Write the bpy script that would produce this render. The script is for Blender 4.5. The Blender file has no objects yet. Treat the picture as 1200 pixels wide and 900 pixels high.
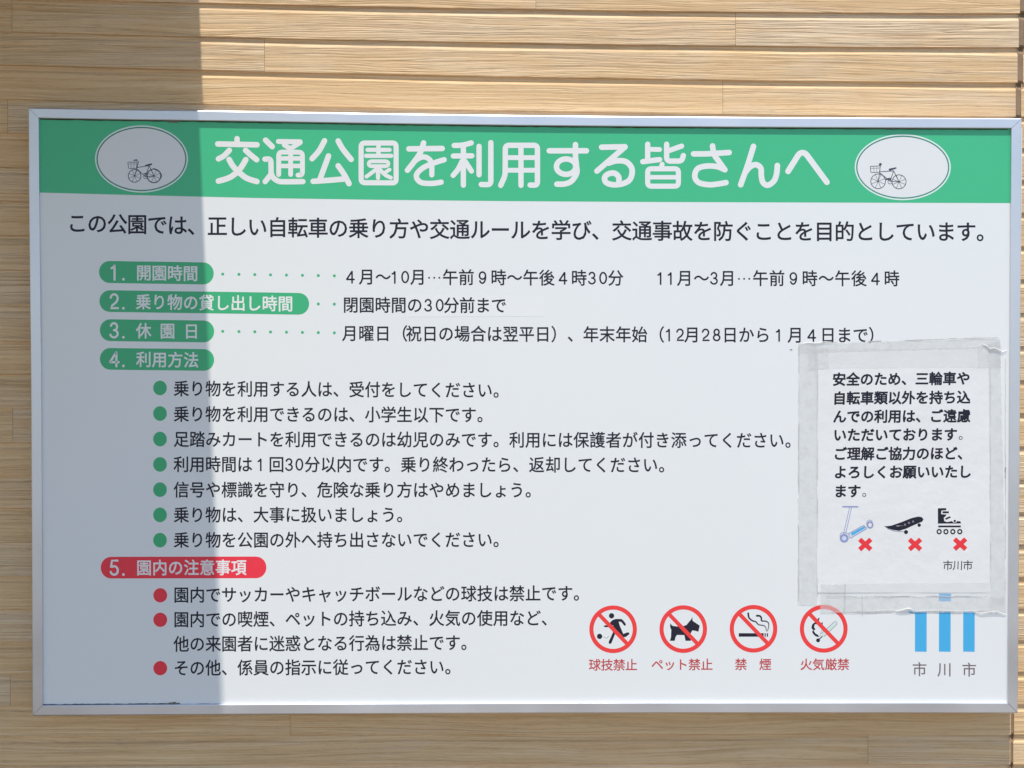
import bpy, bmesh, math, random
from mathutils import Vector, Matrix
from mathutils.geometry import tessellate_polygon
random.seed(7)
SC = bpy.context.scene
COL = SC.collection

# ------------------------------------------------------------------ camera
# World: X right, Z up, siding face in the plane Y = 0, viewer on the -Y side.
ZC = 1.75                                     # height of the sign's centre above the ground
D_SIGN = 0.042                                # frame front stands this far off the siding
F_PX = 1400.0
RX, RY, RZ = -0.01548, -0.003621, -0.02546
CAM_LOC = Vector((-0.0887, -2.1679 - D_SIGN, ZC + 0.0895))
CAM_R = Matrix.Rotation(RZ, 3, 'Z') @ Matrix.Rotation(RX, 3, 'X') @ Matrix.Rotation(RY, 3, 'Y')
RIGHT, UP, FWD = CAM_R @ Vector((1, 0, 0)), CAM_R @ Vector((0, 0, 1)), CAM_R @ Vector((0, 1, 0))
cam = bpy.data.cameras.new('camera')
cam.sensor_width = 36.0
cam.lens = F_PX / 1200.0 * 36.0
cam.clip_start, cam.clip_end = 0.05, 500
cam_o = bpy.data.objects.new('camera', cam)
COL.objects.link(cam_o)
M = Matrix.Identity(4)
for r in range(3):
    M[r][0], M[r][1], M[r][2], M[r][3] = RIGHT[r], UP[r], -FWD[r], CAM_LOC[r]
cam_o.matrix_world = M
SC.camera = cam_o

# ------------------------------------------------------------------ daylight
SUN_A, SUN_T = 0.105, 2.65                    # sideways and downward travel per unit travelled towards the wall
sd = Vector((SUN_A, 1.0, -SUN_T)).normalized()
w = bpy.data.worlds.new('World'); SC.world = w; w.use_nodes = True
nt = w.node_tree
bg = nt.nodes['Background']
sky = nt.nodes.new('ShaderNodeTexSky'); sky.sky_type = 'NISHITA'; sky.sun_disc = False
sky.sun_elevation = math.asin(-sd.z)
sky.sun_rotation = math.atan2(-sd.x, -sd.y)
sky.air_density = 1.0; sky.dust_density = 0.35; sky.ozone_density = 1.6
nt.links.new(sky.outputs[0], bg.inputs[0]); bg.inputs[1].default_value = 0.15
sun = bpy.data.lights.new('sun', 'SUN'); sun.energy = 3.5; sun.angle = math.radians(0.53)
sun.color = (1.0, 0.945, 0.86)
sun_o = bpy.data.objects.new('sun', sun); COL.objects.link(sun_o)
sun_o.rotation_euler = sd.to_track_quat('-Z', 'Y').to_euler()
sun_o.location = (-0.5, -4, 8)
SC.view_settings.view_transform = 'Standard'; SC.view_settings.look = 'None'
SC.view_settings.gamma = 1.0; SC.view_settings.use_curve_mapping = False
SC.view_settings.exposure = 0.38
SC.cycles.use_denoising = True
SC.cycles.max_bounces = 6

# ------------------------------------------------------------------ helpers
def at(px, py, Y=0.0):
    """point of the plane y = Y that a measured photo coordinate falls on"""
    d = FWD + RIGHT * ((px - 600.0) / F_PX) + UP * ((450.0 - py) / F_PX)
    return CAM_LOC + d * ((Y - CAM_LOC.y) / d.y)

def new_mat(name, base, rough=0.5, metal=0.0, spec=0.5):
    m = bpy.data.materials.new(name); m.use_nodes = True
    b = m.node_tree.nodes['Principled BSDF']
    b.inputs['Base Color'].default_value = (*base, 1)
    b.inputs['Roughness'].default_value = rough
    b.inputs['Metallic'].default_value = metal
    b.inputs['Specular IOR Level'].default_value = spec
    return m

def N(m, t, **kw):
    n = m.node_tree.nodes.new(t)
    for k, v in kw.items(): setattr(n, k, v)
    return n

def lk(m, a, b): m.node_tree.links.new(a, b)

def math_n(m, op, a, b=None, clamp=False):
    n = N(m, 'ShaderNodeMath', operation=op); n.use_clamp = clamp
    for i, v in enumerate((a, b)):
        if v is None: continue
        if isinstance(v, (int, float)): n.inputs[i].default_value = v
        else: lk(m, v, n.inputs[i])
    return n.outputs[0]

def mesh_obj(name, verts, faces, mat, parent=None, smooth=False):
    me = bpy.data.meshes.new(name); me.from_pydata([tuple(v) for v in verts], [], faces)
    me.update(); me.materials.append(mat)
    if smooth: me.polygons.foreach_set('use_smooth', [True] * len(me.polygons))
    o = bpy.data.objects.new(name, me); COL.objects.link(o)
    if parent is not None:
        o.parent = parent
        if parent.type == 'EMPTY':
            o.matrix_parent_inverse = Matrix.Translation(-parent.location)
    return o

def root(name, loc, label, cat):
    e = bpy.data.objects.new(name, None); COL.objects.link(e); e.location = loc
    e.empty_display_size = 0.1
    e['label'] = label; e['category'] = cat
    return e

def box(x0, x1, y0, y1, z0, z1):
    v = [(x, y, z) for x in (x0, x1) for y in (y0, y1) for z in (z0, z1)]
    f = [(0, 1, 3, 2), (4, 6, 7, 5), (0, 4, 5, 1), (2, 3, 7, 6), (0, 2, 6, 4), (1, 5, 7, 3)]
    return v, f

def interp(x, pts):
    if x <= pts[0][0]: (x0, y0), (x1, y1) = pts[0], pts[1]
    elif x >= pts[-1][0]: (x0, y0), (x1, y1) = pts[-2], pts[-1]
    else:
        for (x0, y0), (x1, y1) in zip(pts, pts[1:]):
            if x0 <= x <= x1: break
    return y0 + (y1 - y0) * (x - x0) / (x1 - x0)

# ------------------------------------------------------------------ materials
def wood_material(name='siding_wood', soft=1.0):
    m = new_mat(name, (.6, .45, .27), .62, 0, .35)
    b = m.node_tree.nodes['Principled BSDF']
    geo = N(m, 'ShaderNodeNewGeometry'); oi = N(m, 'ShaderNodeObjectInfo')
    sp = N(m, 'ShaderNodeSeparateXYZ'); lk(m, geo.outputs['Position'], sp.inputs[0])
    rnd = oi.outputs['Random']
    # slow waviness of the grain
    c0 = N(m, 'ShaderNodeCombineXYZ')
    lk(m, math_n(m, 'ADD', math_n(m, 'MULTIPLY', sp.outputs['X'], 1.5), math_n(m, 'MULTIPLY', rnd, 91.0)), c0.inputs[0])
    lk(m, math_n(m, 'MULTIPLY', sp.outputs['Z'], 9.0), c0.inputs[1])
    n0 = N(m, 'ShaderNodeTexNoise'); n0.inputs['Scale'].default_value = 1.0; n0.inputs['Detail'].default_value = 2
    lk(m, c0.outputs[0], n0.inputs['Vector'])
    zw = math_n(m, 'ADD', sp.outputs['Z'], math_n(m, 'MULTIPLY', n0.outputs[0], 0.045))
    def streak(sx, sz, det, seed, rough=.6):
        c = N(m, 'ShaderNodeCombineXYZ')
        lk(m, math_n(m, 'ADD', math_n(m, 'MULTIPLY', sp.outputs['X'], sx), math_n(m, 'MULTIPLY', rnd, 37.0 + seed)), c.inputs[0])
        lk(m, math_n(m, 'MULTIPLY', zw, sz), c.inputs[1])
        c.inputs[2].default_value = seed
        n = N(m, 'ShaderNodeTexNoise'); n.inputs['Scale'].default_value = 1.0
        n.inputs['Detail'].default_value = det; n.inputs['Roughness'].default_value = rough
        lk(m, c.outputs[0], n.inputs['Vector'])
        return n.outputs[0]
    coarse = streak(2.6, 95, 3, 3.1)
    fine = streak(3.4, 230, 3, 8.7, .6)
    blotch = streak(5.0, 26, 3, 15.3)
    flecks = streak(34, 260, 2, 21.0)
    # colour: pale straw to brown along the streaks
    r1 = N(m, 'ShaderNodeValToRGB')
    r1.color_ramp.elements[0].position = .30; r1.color_ramp.elements[0].color = (.60, .375, .18, 1)
    r1.color_ramp.elements[1].position = .68; r1.color_ramp.elements[1].color = (.82, .60, .35, 1)
    e = r1.color_ramp.elements.new(.48); e.color = (.73, .495, .26, 1)
    mix = math_n(m, 'ADD', math_n(m, 'MULTIPLY', coarse, .45), math_n(m, 'MULTIPLY', fine, .55))
    lk(m, mix, r1.inputs[0])
    # per-plank and blotchy tint: some grey and washed, some yellow
    gr = N(m, 'ShaderNodeMix', data_type='RGBA', blend_type='MIX')
    gray = N(m, 'ShaderNodeValToRGB')
    gray.color_ramp.elements[0].position = .44; gray.color_ramp.elements[0].color = (0, 0, 0, 1)
    gray.color_ramp.elements[1].position = .75; gray.color_ramp.elements[1].color = (.75, .75, .75, 1)
    lk(m, math_n(m, 'ADD', math_n(m, 'MULTIPLY', blotch, .75), math_n(m, 'MULTIPLY', rnd, .34)), gray.inputs[0])
    lk(m, gray.outputs[0], gr.inputs['Factor'])
    lk(m, r1.outputs[0], gr.inputs['A']); gr.inputs['B'].default_value = (.74, .58, .40, 1)
    fl = N(m, 'ShaderNodeMix', data_type='RGBA', blend_type='MULTIPLY')
    lk(m, math_n(m, 'MULTIPLY', math_n(m, 'SUBTRACT', flecks, .56, True), 2.2, True), fl.inputs['Factor'])
    lk(m, gr.outputs['Result'], fl.inputs['A']); fl.inputs['B'].default_value = (.62, .56, .48, 1)
    # pinkish brown bands
    pk = N(m, 'ShaderNodeMix', data_type='RGBA', blend_type='MIX')
    band = streak(3.0, 38, 2, 44.0)
    lk(m, math_n(m, 'MULTIPLY', math_n(m, 'SUBTRACT', band, .52, True), 2.6, True), pk.inputs['Factor'])
    lk(m, fl.outputs['Result'], pk.inputs['A']); pk.inputs['B'].default_value = (.72, .465, .245, 1)
    lk(m, pk.outputs['Result'], b.inputs['Base Color'])
    # thin open grain cracks
    def cracks(sx, sz, seed, wd):
        n = streak(sx, sz, 2, seed, .5)
        d = math_n(m, 'ABSOLUTE', math_n(m, 'SUBTRACT', n, .5))
        return math_n(m, 'SUBTRACT', 1.0, math_n(m, 'DIVIDE', d, wd), True)
    ck = math_n(m, 'ADD', math_n(m, 'MULTIPLY', cracks(1.5, 85, 61, .022), .9), math_n(m, 'MULTIPLY', cracks(2.2, 190, 73, .035), .8))
    ckc = N(m, 'ShaderNodeMix', data_type='RGBA', blend_type='MULTIPLY')
    lk(m, math_n(m, 'MULTIPLY', ck, .14, True), ckc.inputs['Factor'])
    lk(m, pk.outputs['Result'], ckc.inputs['A']); ckc.inputs['B'].default_value = (.42, .32, .24, 1)
    lk(m, ckc.outputs['Result'], b.inputs['Base Color'])
    bp = N(m, 'ShaderNodeBump'); bp.inputs['Strength'].default_value = 1.0
    lk(m, math_n(m, 'ADD', math_n(m, 'MULTIPLY', rnd, .0012), .0012), bp.inputs['Distance'])
    h = math_n(m, 'ADD', math_n(m, 'MULTIPLY', coarse, 1.1), math_n(m, 'MULTIPLY', fine, .75))
    h = math_n(m, 'SUBTRACT', h, math_n(m, 'MULTIPLY', ck, .28))
    lk(m, h, bp.inputs['Height']); lk(m, bp.outputs[0], b.inputs['Normal'])
    return m

def noisy(name, c1, c2, scale, rough=.5, metal=0, spec=.5, bump=0, stretch=(1, 1, 1), bscale=None, rvar=0):
    m = new_mat(name, c1, rough, metal, spec); b = m.node_tree.nodes['Principled BSDF']
    g = N(m, 'ShaderNodeNewGeometry'); mp = N(m, 'ShaderNodeMapping'); mp.inputs['Scale'].default_value = stretch
    lk(m, g.outputs['Position'], mp.inputs[0])
    n = N(m, 'ShaderNodeTexNoise'); n.inputs['Scale'].default_value = scale; n.inputs['Detail'].default_value = 5
    lk(m, mp.outputs[0], n.inputs['Vector'])
    mx = N(m, 'ShaderNodeMix', data_type='RGBA'); lk(m, n.outputs[0], mx.inputs['Factor'])
    mx.inputs['A'].default_value = (*c1, 1); mx.inputs['B'].default_value = (*c2, 1)
    lk(m, mx.outputs['Result'], b.inputs['Base Color'])
    if rvar:
        lk(m, math_n(m, 'ADD', math_n(m, 'MULTIPLY', n.outputs[0], rvar), rough - rvar / 2), b.inputs['Roughness'])
    if bump:
        n2 = N(m, 'ShaderNodeTexNoise'); n2.inputs['Scale'].default_value = bscale or scale; n2.inputs['Detail'].default_value = 4
        lk(m, mp.outputs[0], n2.inputs['Vector'])
        bp = N(m, 'ShaderNodeBump'); bp.inputs['Distance'].default_value = bump
        lk(m, n2.outputs[0], bp.inputs['Height']); lk(m, bp.outputs[0], b.inputs['Normal'])
    return m

MAT = dict(
    wood=wood_material(),
    backing=noisy('dark_backing', (.22, .14, .08), (.16, .10, .06), 30, .9),
    sealant=noisy('brown_sealant', (.34, .235, .145), (.25, .165, .10), 60, .75, bump=.0006),
    panel=noisy('white_panel', (.785, .80, .785), (.82, .832, .82), 2.2, .30, 0, .55, .00035, bscale=3.5),
    green=noisy('green_print', (.048, .49, .225), (.056, .52, .245), 3, .34, 0, .5, .0003, bscale=3.5),
    pillgreen=noisy('green_label_print', (.038, .43, .185), (.046, .46, .20), 8, .36),
    red=noisy('red_print', (.80, .03, .04), (.88, .04, .05), 8, .4),
    ringred=noisy('ring_red_print', (.85, .045, .042), (.92, .055, .052), 10, .45),
    crimson=noisy('crimson_print', (.84, .032, .058), (.9, .04, .068), 8, .4),
    caption=noisy('caption_red_print', (.50, .05, .055), (.56, .07, .07), 60, .45),
    ink=noisy('dark_ink', (.016, .015, .028), (.024, .022, .038), 40, .45, 0, .25),
    softink=noisy('thin_ink', (.05, .05, .075), (.08, .08, .11), 60, .4),
    greyink=noisy('grey_ink', (.17, .13, .14), (.2, .16, .16), 30, .5),
    white=noisy('white_print', (.80, .80, .78), (.84, .835, .82), 20, .35),
    ovalwhite=noisy('oval_white_print', (.77, .78, .77), (.80, .80, .79), 10, .35),
    pale_green=noisy('pale_rim_print', (.70, .84, .76), (.74, .86, .8), 10, .35),
    deep_green=noisy('oval_line_print', (.03, .22, .15), (.035, .25, .17), 10, .35),
    blue=noisy('sky_blue_print', (.06, .42, .74), (.07, .45, .78), 14, .35),
    sticker=noisy('sticker_white', (.815, .825, .812), (.835, .845, .83), 14, .4),
    lilac=noisy('lilac_print', (.26, .30, .52), (.32, .36, .58), 30, .5),
    lilacfill=noisy('pale_lilac_print', (.62, .66, .84), (.66, .7, .86), 30, .5),
    match=noisy('pale_match_print', (.62, .74, .66), (.66, .78, .7), 30, .5),
    bolt=noisy('grey_bolt_print', (.22, .22, .26), (.25, .25, .3), 30, .5),
    alu=noisy('brushed_aluminium', (.58, .59, .63), (.86, .86, .88), 5, .42, .78, .5, .00004, (1, 1, 1), 9, .30),  # light and dark variation in the colour stands in for streaky reflections
    seal=noisy('black_gasket', (.015, .015, .016), (.05, .05, .05), 90, .7),
    glue=noisy('glue_dirt_film', (.42, .40, .38), (.55, .53, .51), 150, .8),
    dirt=noisy('dirt_film', (.25, .22, .19), (.1, .09, .08), 200, .9),
    ground=noisy('pale_paving', (.19, .14, .09), (.16, .12, .08), 4, .85, bump=.002, bscale=90),
    plaster=noisy('plaster', (.50, .42, .32), (.46, .38, .28), 5, .8, bump=.001, bscale=80),
    eave=noisy('eave_paint', (.30, .25, .20), (.26, .22, .18), 5, .7),
)

# ------------------------------------------------------------------ setting: ground, eave
v, f = box(-60, 60, -120, 0.20, -.2, 0)
o = mesh_obj('ground', v, f, MAT['ground']); o['kind'] = 'structure'

# ------------------------------------------------------------------ the siding wall
LEFT = [-2, 37.5, 76.5, 116.5, 156.5, 196.5, 236, 276, 317, 358.5, 400, 439, 478.5, 518.5, 557.5, 596, 635.5, 675,
        714.5, 752.5, 790.5, 827, 864, 897.5]
RIGHT_ = [16, 56, 97, 137, 174, 212, 250, 289.5, 328, 367, 406, 446, 485, 524, 562.5, 601, 639, 677, 714, 751, 788, 826,
          861.5, 896.5]
rows = [(l, r, 4.2 - 6.2 * i / 23.0) for i, (l, r) in enumerate(zip(LEFT, RIGHT_))]
for k in range(6): rows.insert(0, (rows[0][0] - 39.5, rows[0][1] - 40, 4.2))
for k in range(7): rows.append((rows[-1][0] + 35.5, rows[-1][1] + 35.3, -2.0))

def groove(i, x):
    l, r, b = rows[i]
    t = (x - 30) / 1160.0
    return l + (r - l) * t + b * max(-.6, 1 - ((x - 610) / 590.0) ** 2)

SEAM_L = [(-300, 1199), (0, 1195.2), (60, 1193), (100, 1191.3), (137, 1189), (400, 1188), (840, 1184.6), (900, 1183.6), (1200, 1182)]
SEAM_R = [(-300, 1206), (0, 1201.5), (60, 1199.5), (100, 1197.8), (137, 1195.4), (400, 1193.5), (840, 1188.4), (900, 1186.8), (1200, 1185)]
wall = root('siding_wall', (at(600, 450).x, 0, 0), 'tan wood-grain siding wall that the big framed sign is mounted on', 'wall')

GR = 0.0037
def plank(i, x0, x1, left_seam=None, right_seam=None):
    """one board of course i, between photo columns x0 and x1; the face lies at y = 0"""
    nseg = max(2, int(abs(x1 - x0) / 60))
    mid = groove(i, (x0 + x1) / 2) - 20
    if right_seam: x1 = interp(mid, SEAM_L)
    if left_seam: x0 = interp(mid, SEAM_R)
    prof_n = 0; V = []; F = []
    jit = random.uniform(-.0002, .00025)
    for s in range(nseg + 1):
        x = x0 + (x1 - x0) * s / nseg
        gt, gb = groove(i - 1, x), groove(i, x)
        wv = .35 * math.sin(x * .021 + i * 1.7) + .25 * math.sin(x * .067 + i)
        P = [(gt - .3, .012), (gt - .3, GR + .0003), (gt + 6.3 + wv * .4, GR), (gt + 7.0 + wv, .0022), (gt + 8.6 + wv, 0.0),
             (gb - .9 + wv * .3, 0.0), (gb - .1 + wv * .3, .0007), (gb + wv * .3, .0020), (gb + .3, .012)]
        prof_n = len(P)
        e = 0.0004 if s in (0, nseg) else 0
        for (py, yy) in P:
            dy = yy + (jit if yy < .003 else 0)
            V.append(at(x, py, dy + (e if yy < .003 else 0)))
    for s in range(nseg):
        for k in range(prof_n - 1):
            a = s * prof_n + k
            F.append((a, a + 1, a + prof_n + 1, a + prof_n))
    F.append(tuple(range(prof_n)))
    F.append(tuple(range(nseg * prof_n + prof_n - 1, nseg * prof_n - 1, -1)))
    return mesh_obj('plank', V, F, MAT['wood'], wall)

J = {6: [628], 7: [14, 862], 8: [310], 9: [847], 10: [9], 27: [12], 28: [340], 29: [1017], 19: [15]}
for i in range(1, len(rows)):
    js = J.get(i, [random.choice([150, 420, 700, 980]) + random.randint(-60, 60)] if i not in (28, 29, 30) else [])
    xs = [-520] + js + [None]
    prev = -520
    for j in js:
        plank(i, prev, j - .16); prev = j + .16
    plank(i, prev, 1190, right_seam=True)
    plank(i, 1196, 1560, left_seam=True)
# sealant joint between the two runs of siding
V = []; F = []; ys = list(range(-230, 1140, 2))
def in_groove(y):
    return any(groove(i, 1192) - .5 < y < groove(i, 1192) + 5.5 for i in range(1, len(rows)))
for y in ys:
    dp = .0055 if in_groove(y) else 0.0
    for (px, yy) in ((interp(y, SEAM_L) - .5, .011), (interp(y, SEAM_L) - .5, .0012), (interp(y, SEAM_L) + 1, .0026 + dp), ((interp(y, SEAM_L) + interp(y, SEAM_R)) / 2, .0036 + dp),
                     (interp(y, SEAM_R) - .8, .0026 + dp), (interp(y, SEAM_R) + .5, .0012), (interp(y, SEAM_R) + .5, .011)):
        V.append(at(px, y, yy))
for s in range(len(ys) - 1):
    for k in range(6):
        a = s * 7 + k; F.append((a, a + 1, a + 8, a + 7))
mesh_obj('sealant_joint', V, F, MAT['sealant'], wall, True)
# backing and the plain rendered wall beyond the part in view
xl, xr = at(-520, 450).x, at(1560, 450).x
zt, zb = at(600, -230).z, at(600, 1135).z
v, f = box(xl, xr, .0125, .03, zb, zt); mesh_obj('backing', v, f, MAT['backing'], wall)
V = []; F = []
for (a, b_, c, d) in ((-5, xl, 0, 3.6), (xr, 5, 0, 3.6), (xl, xr, zt, 3.6), (xl, xr, 0, zb)):
    v, f = box(a, b_, -.001, .20, c, d); n0 = len(V); V += v; F += [tuple(q + n0 for q in k) for k in f]
mesh_obj('rendered_surface', V, F, MAT['plaster'], wall)

# projecting eave above, up and left of the frame: its end edge throws the straight shadow over the sign's left
ep = at(222.6, -190)
v, f = box(-4.2, ep.x, -1.7, -.0015, ep.z, ep.z + .12)
bm = bmesh.new()
vs = [bm.verts.new(p) for p in v]
for q in f: bm.faces.new([vs[k] for k in q])
me = bpy.data.meshes.new('eave'); bm.to_mesh(me); bm.free(); me.materials.append(MAT['eave'])
o = bpy.data.objects.new('eave', me); COL.objects.link(o); o['kind'] = 'structure'

# ------------------------------------------------------------------ flat print
YF = -D_SIGN                    # frame front
YP = YF + .0052                 # panel face
L1, L2, L3, L4, L5 = YP - .00006, YP - .00012, YP - .00018, YP - .00024, YP - .00030

def ccw(poly):
    a = sum(p[0] * q[1] - q[0] * p[1] for p, q in zip(poly, poly[1:] + poly[:1]))
    return poly if a > 0 else poly[::-1]

class Print:
    """flat ink: polygons in photo coordinates laid on a plane of the sign"""
    def __init__(s, Y, fn=None): s.Y = Y; s.V = []; s.F = []; s.k = 0; s.fn = fn
    def vert(s, x, y, dy=0):
        s.V.append(at(x, y, (s.fn(x, y) if s.fn else 0) + s.Y - dy)); return len(s.V) - 1
    def bump(s): s.k += 1; return (s.k % 16) * 3e-6
    def tri(s, pts, tris, dy=None):
        dy = s.bump() if dy is None else dy
        b = len(s.V)
        for p in pts: s.vert(p[0], p[1], dy)
        for t in tris: s.F.append(tuple(b + q for q in t))
    def poly(s, pts, dy=None):
        t = tessellate_polygon([[Vector((p[0], p[1], 0)) for p in pts]])
        s.tri(pts, t, dy)
    def ell(s, cx, cy, rx, ry=None, n=40):
        ry = ry or rx
        s.poly([(cx + rx * math.cos(2 * math.pi * k / n), cy + ry * math.sin(2 * math.pi * k / n)) for k in range(n)])
    def ring(s, cx, cy, rx, ry, w, n=56):
        P = []
        for k in range(n):
            c, q = math.cos(2 * math.pi * k / n), math.sin(2 * math.pi * k / n)
            P += [(cx + rx * c, cy + ry * q), (cx + (rx - w) * c, cy + (ry - w) * q)]
        T = []
        for k in range(n):
            a, b = 2 * k, 2 * ((k + 1) % n); T.append((a, b, b + 1, a + 1))
        s.tri(P, T)
    def stroke(s, pts, w, w2=None, cap=True):
        w2 = w if w2 is None else w2
        n = len(pts); P = []; T = []
        for i, p in enumerate(pts):
            a = pts[max(i - 1, 0)]; b = pts[min(i + 1, n - 1)]
            dx, dy = b[0] - a[0], b[1] - a[1]; l = math.hypot(dx, dy) or 1
            h = (w + (w2 - w) * i / (n - 1)) / 2
            P += [(p[0] - dy / l * h, p[1] + dx / l * h), (p[0] + dy / l * h, p[1] - dx / l * h)]
        for i in range(n - 1): T.append((2 * i, 2 * i + 1, 2 * i + 3, 2 * i + 2))
        s.tri(P, T)
        if cap:
            for p, h in ((pts[0], w / 2), (pts[-1], w2 / 2)): s.ell(p[0], p[1], h, n=14)
    def build(s, name, mat, parent): return mesh_obj(name, s.V, s.F, mat, parent)

def catmull(P, n=8, closed=False):
    out = []; m = len(P)
    rng = range(m) if closed else range(m - 1)
    for i in rng:
        p1, p2 = P[i], P[(i + 1) % m]
        p0 = P[(i - 1) % m] if closed or i > 0 else p1
        p3 = P[(i + 2) % m] if closed or i + 2 < m else p2
        for k in range(n):
            t = k / n
            out.append(tuple(.5 * (2 * p1[d] + (p2[d] - p0[d]) * t + (2 * p0[d] - 5 * p1[d] + 4 * p2[d] - p3[d]) * t * t
                                   + (3 * p1[d] - p0[d] - 3 * p2[d] + p3[d]) * t ** 3) for d in (0, 1)))
    out.append(P[0] if closed else P[-1])
    return out

def rounded(P, r, closed=False):
    out = []; m = len(P)
    for i in range(m):
        p = P[i]
        if not closed and i in (0, m - 1): out.append(p); continue
        a, b = P[i - 1], P[(i + 1) % m]
        la, lb = math.dist(a, p), math.dist(b, p)
        q, t = min(r, la * .45), min(r, lb * .45)
        s = (p[0] + (a[0] - p[0]) * q / la, p[1] + (a[1] - p[1]) * q / la)
        e = (p[0] + (b[0] - p[0]) * t / lb, p[1] + (b[1] - p[1]) * t / lb)
        for k in range(6):
            u = k / 5
            out.append(tuple((1 - u) ** 2 * s[d] + 2 * u * (1 - u) * p[d] + u * u * e[d] for d in (0, 1)))
    if closed: out.append(out[0])
    return out

# glyph outlines from the built-in font, cached per character and weight
_G = {}
def glyph(ch, off=0.0):
    if (ch, off) not in _G:
        cu = bpy.data.curves.new('glyph', 'FONT'); cu.body = ch; cu.size = 1; cu.resolution_u = 3; cu.offset = off
        o = bpy.data.objects.new('glyph', cu); COL.objects.link(o)
        bpy.context.view_layer.update()
        me = o.to_mesh()
        _G[(ch, off)] = ([(v.co.x, v.co.y) for v in me.vertices], [tuple(p.vertices) for p in me.polygons])
        o.to_mesh_clear(); bpy.data.objects.remove(o); bpy.data.curves.remove(cu)
    return _G[(ch, off)]

# single-stroke numerals, cell 0..0.56 wide, baseline 0, height 0.72
def _arc(cx, cy, rx, ry, a0, a1, n=14):
    return [(cx + rx * math.cos(math.radians(a0 + (a1 - a0) * k / n)), cy + ry * math.sin(math.radians(a0 + (a1 - a0) * k / n))) for k in range(n + 1)]
DIG = {
 '0': [_arc(.28, .36, .20, .32, 90, 450, 28)],
 '1': [[(.14, .54), (.22, .57), (.30, .68), (.30, .0)]],
 '2': [_arc(.28, .49, .19, .19, 170, -25, 14) + [(.38, .30), (.16, .14), (.09, .03), (.49, .03)]],
 '3': [_arc(.27, .52, .17, .165, 165, -90, 14), _arc(.27, .19, .20, .17, 90, -165, 16)],
 '4': [[(.40, .0), (.40, .68), (.06, .20), (.52, .20)]],
 '5': [[(.46, .68), (.16, .68), (.11, .36)] + _arc(.28, .22, .20, .20, 125, -160, 16)],
 '8': [_arc(.28, .52, .155, .16, 90, 450, 22), _arc(.28, .19, .195, .17, 90, 450, 24)],
 '9': [_arc(.29, .47, .19, .21, 0, 360, 24), _arc(.28, .40, .20, .38, 10, -140, 16)],
}
FULL = {'０': '0', '１': '1', '４': '4', '９': '9'}
def outward(V, F, d):
    """push the outline outward by d with mitred normals"""
    cnt = {}
    for f in F:
        for a, b in zip(f, f[1:] + f[:1]): cnt[(a, b)] = 1
    area = sum(V[f[0]][0] * (V[f[1]][1] - V[f[2]][1]) + V[f[1]][0] * (V[f[2]][1] - V[f[0]][1]) + V[f[2]][0] * (V[f[0]][1] - V[f[1]][1]) for f in F)
    sg = 1 if area > 0 else -1
    edges = [e for e in cnt if (e[1], e[0]) not in cnt]
    return edges, sg
_W = {}
def weighted(ch, off, rnd):
    k = (ch, off, rnd)
    if k in _W: return _W[k]
    V, F = glyph(ch, 0.0); F = [f for f in F]
    edges, sg = outward(V, F, off)
    if not rnd:
        acc = {}
        for a, b in edges:
            dx, dy = V[b][0] - V[a][0], V[b][1] - V[a][1]; l = math.hypot(dx, dy) or 1
            n = (dy / l * sg, -dx / l * sg)
            acc.setdefault(a, []).append(n); acc.setdefault(b, []).append(n)
        V2 = list(V)
        for i, ns in acc.items():
            nx, ny = sum(n[0] for n in ns), sum(n[1] for n in ns); l = math.hypot(nx, ny)
            if l < 1e-6: continue
            nx, ny = nx / l, ny / l
            c = max(.55, nx * ns[0][0] + ny * ns[0][1])
            V2[i] = (V[i][0] + nx * off / c, V[i][1] + ny * off / c)
        out = [(V2, F, 0)]
    else:
        out = [(V, F, 0)]; P = []; T = []
        for a, b in edges:
            dx, dy = V[b][0] - V[a][0], V[b][1] - V[a][1]; l = math.hypot(dx, dy) or 1
            nx, ny = dy / l * off, -dx / l * off; k0 = len(P)
            P += [(V[a][0] + nx, V[a][1] + ny), (V[b][0] + nx, V[b][1] + ny), (V[b][0] - nx, V[b][1] - ny), (V[a][0] - nx, V[a][1] - ny)]
            T.append((k0, k0 + 1, k0 + 2, k0 + 3))
        out.append((P, T, 1)); P = []; T = []
        for a in {e[0] for e in edges}:
            k0 = len(P); P += [(V[a][0] + off * math.cos(q * math.pi / 4), V[a][1] + off * math.sin(q * math.pi / 4)) for q in range(8)]
            T.append(tuple(range(k0, k0 + 8)))
        out.append((P, T, 2))
    _W[k] = out
    return out

def put(pr, ch, xc, yc, ex, ey, off=0.0, skew=0.0, rnd=False):
    if ch in FULL or ch in DIG:
        w_ = (.072 + 2 * off) * (ex + ey) / 2; kx = 1.0 if ch in FULL else .98
        for st in DIG[FULL.get(ch, ch)]:
            pr.stroke([(xc + (p[0] - .29) * ex * kx, yc - (p[1] - .345) * ey) for p in (rounded(st, .03) if len(st) < 6 else st)], w_)
        return
    if ch == '…':
        for k in (-.32, 0, .32): pr.ell(xc + k * ex, yc + .4, .06 * ex, n=12)
        return
    V, F = glyph(ch, 0.0)
    if off and V:
        xs = [v[0] for v in V]; mx = (min(xs) + max(xs)) / 2 if ord(ch) < 128 else .5
        for (V, F, lay) in weighted(ch, off, rnd):
            pr.tri([(xc + (v[0] - mx) * ex + (v[1] - .358) * skew, yc - (v[1] - .358) * ey) for v in V], F, lay * 5e-6 + 1e-6)
        return
    if not V: return
    if ord(ch) < 128:
        xs = [v[0] for v in V]; mx = (min(xs) + max(xs)) / 2
    else: mx = .5
    pr.tri([(xc + (v[0] - mx) * ex + (v[1] - .358) * skew, yc - (v[1] - .358) * ey) for v in V], F)

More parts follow.
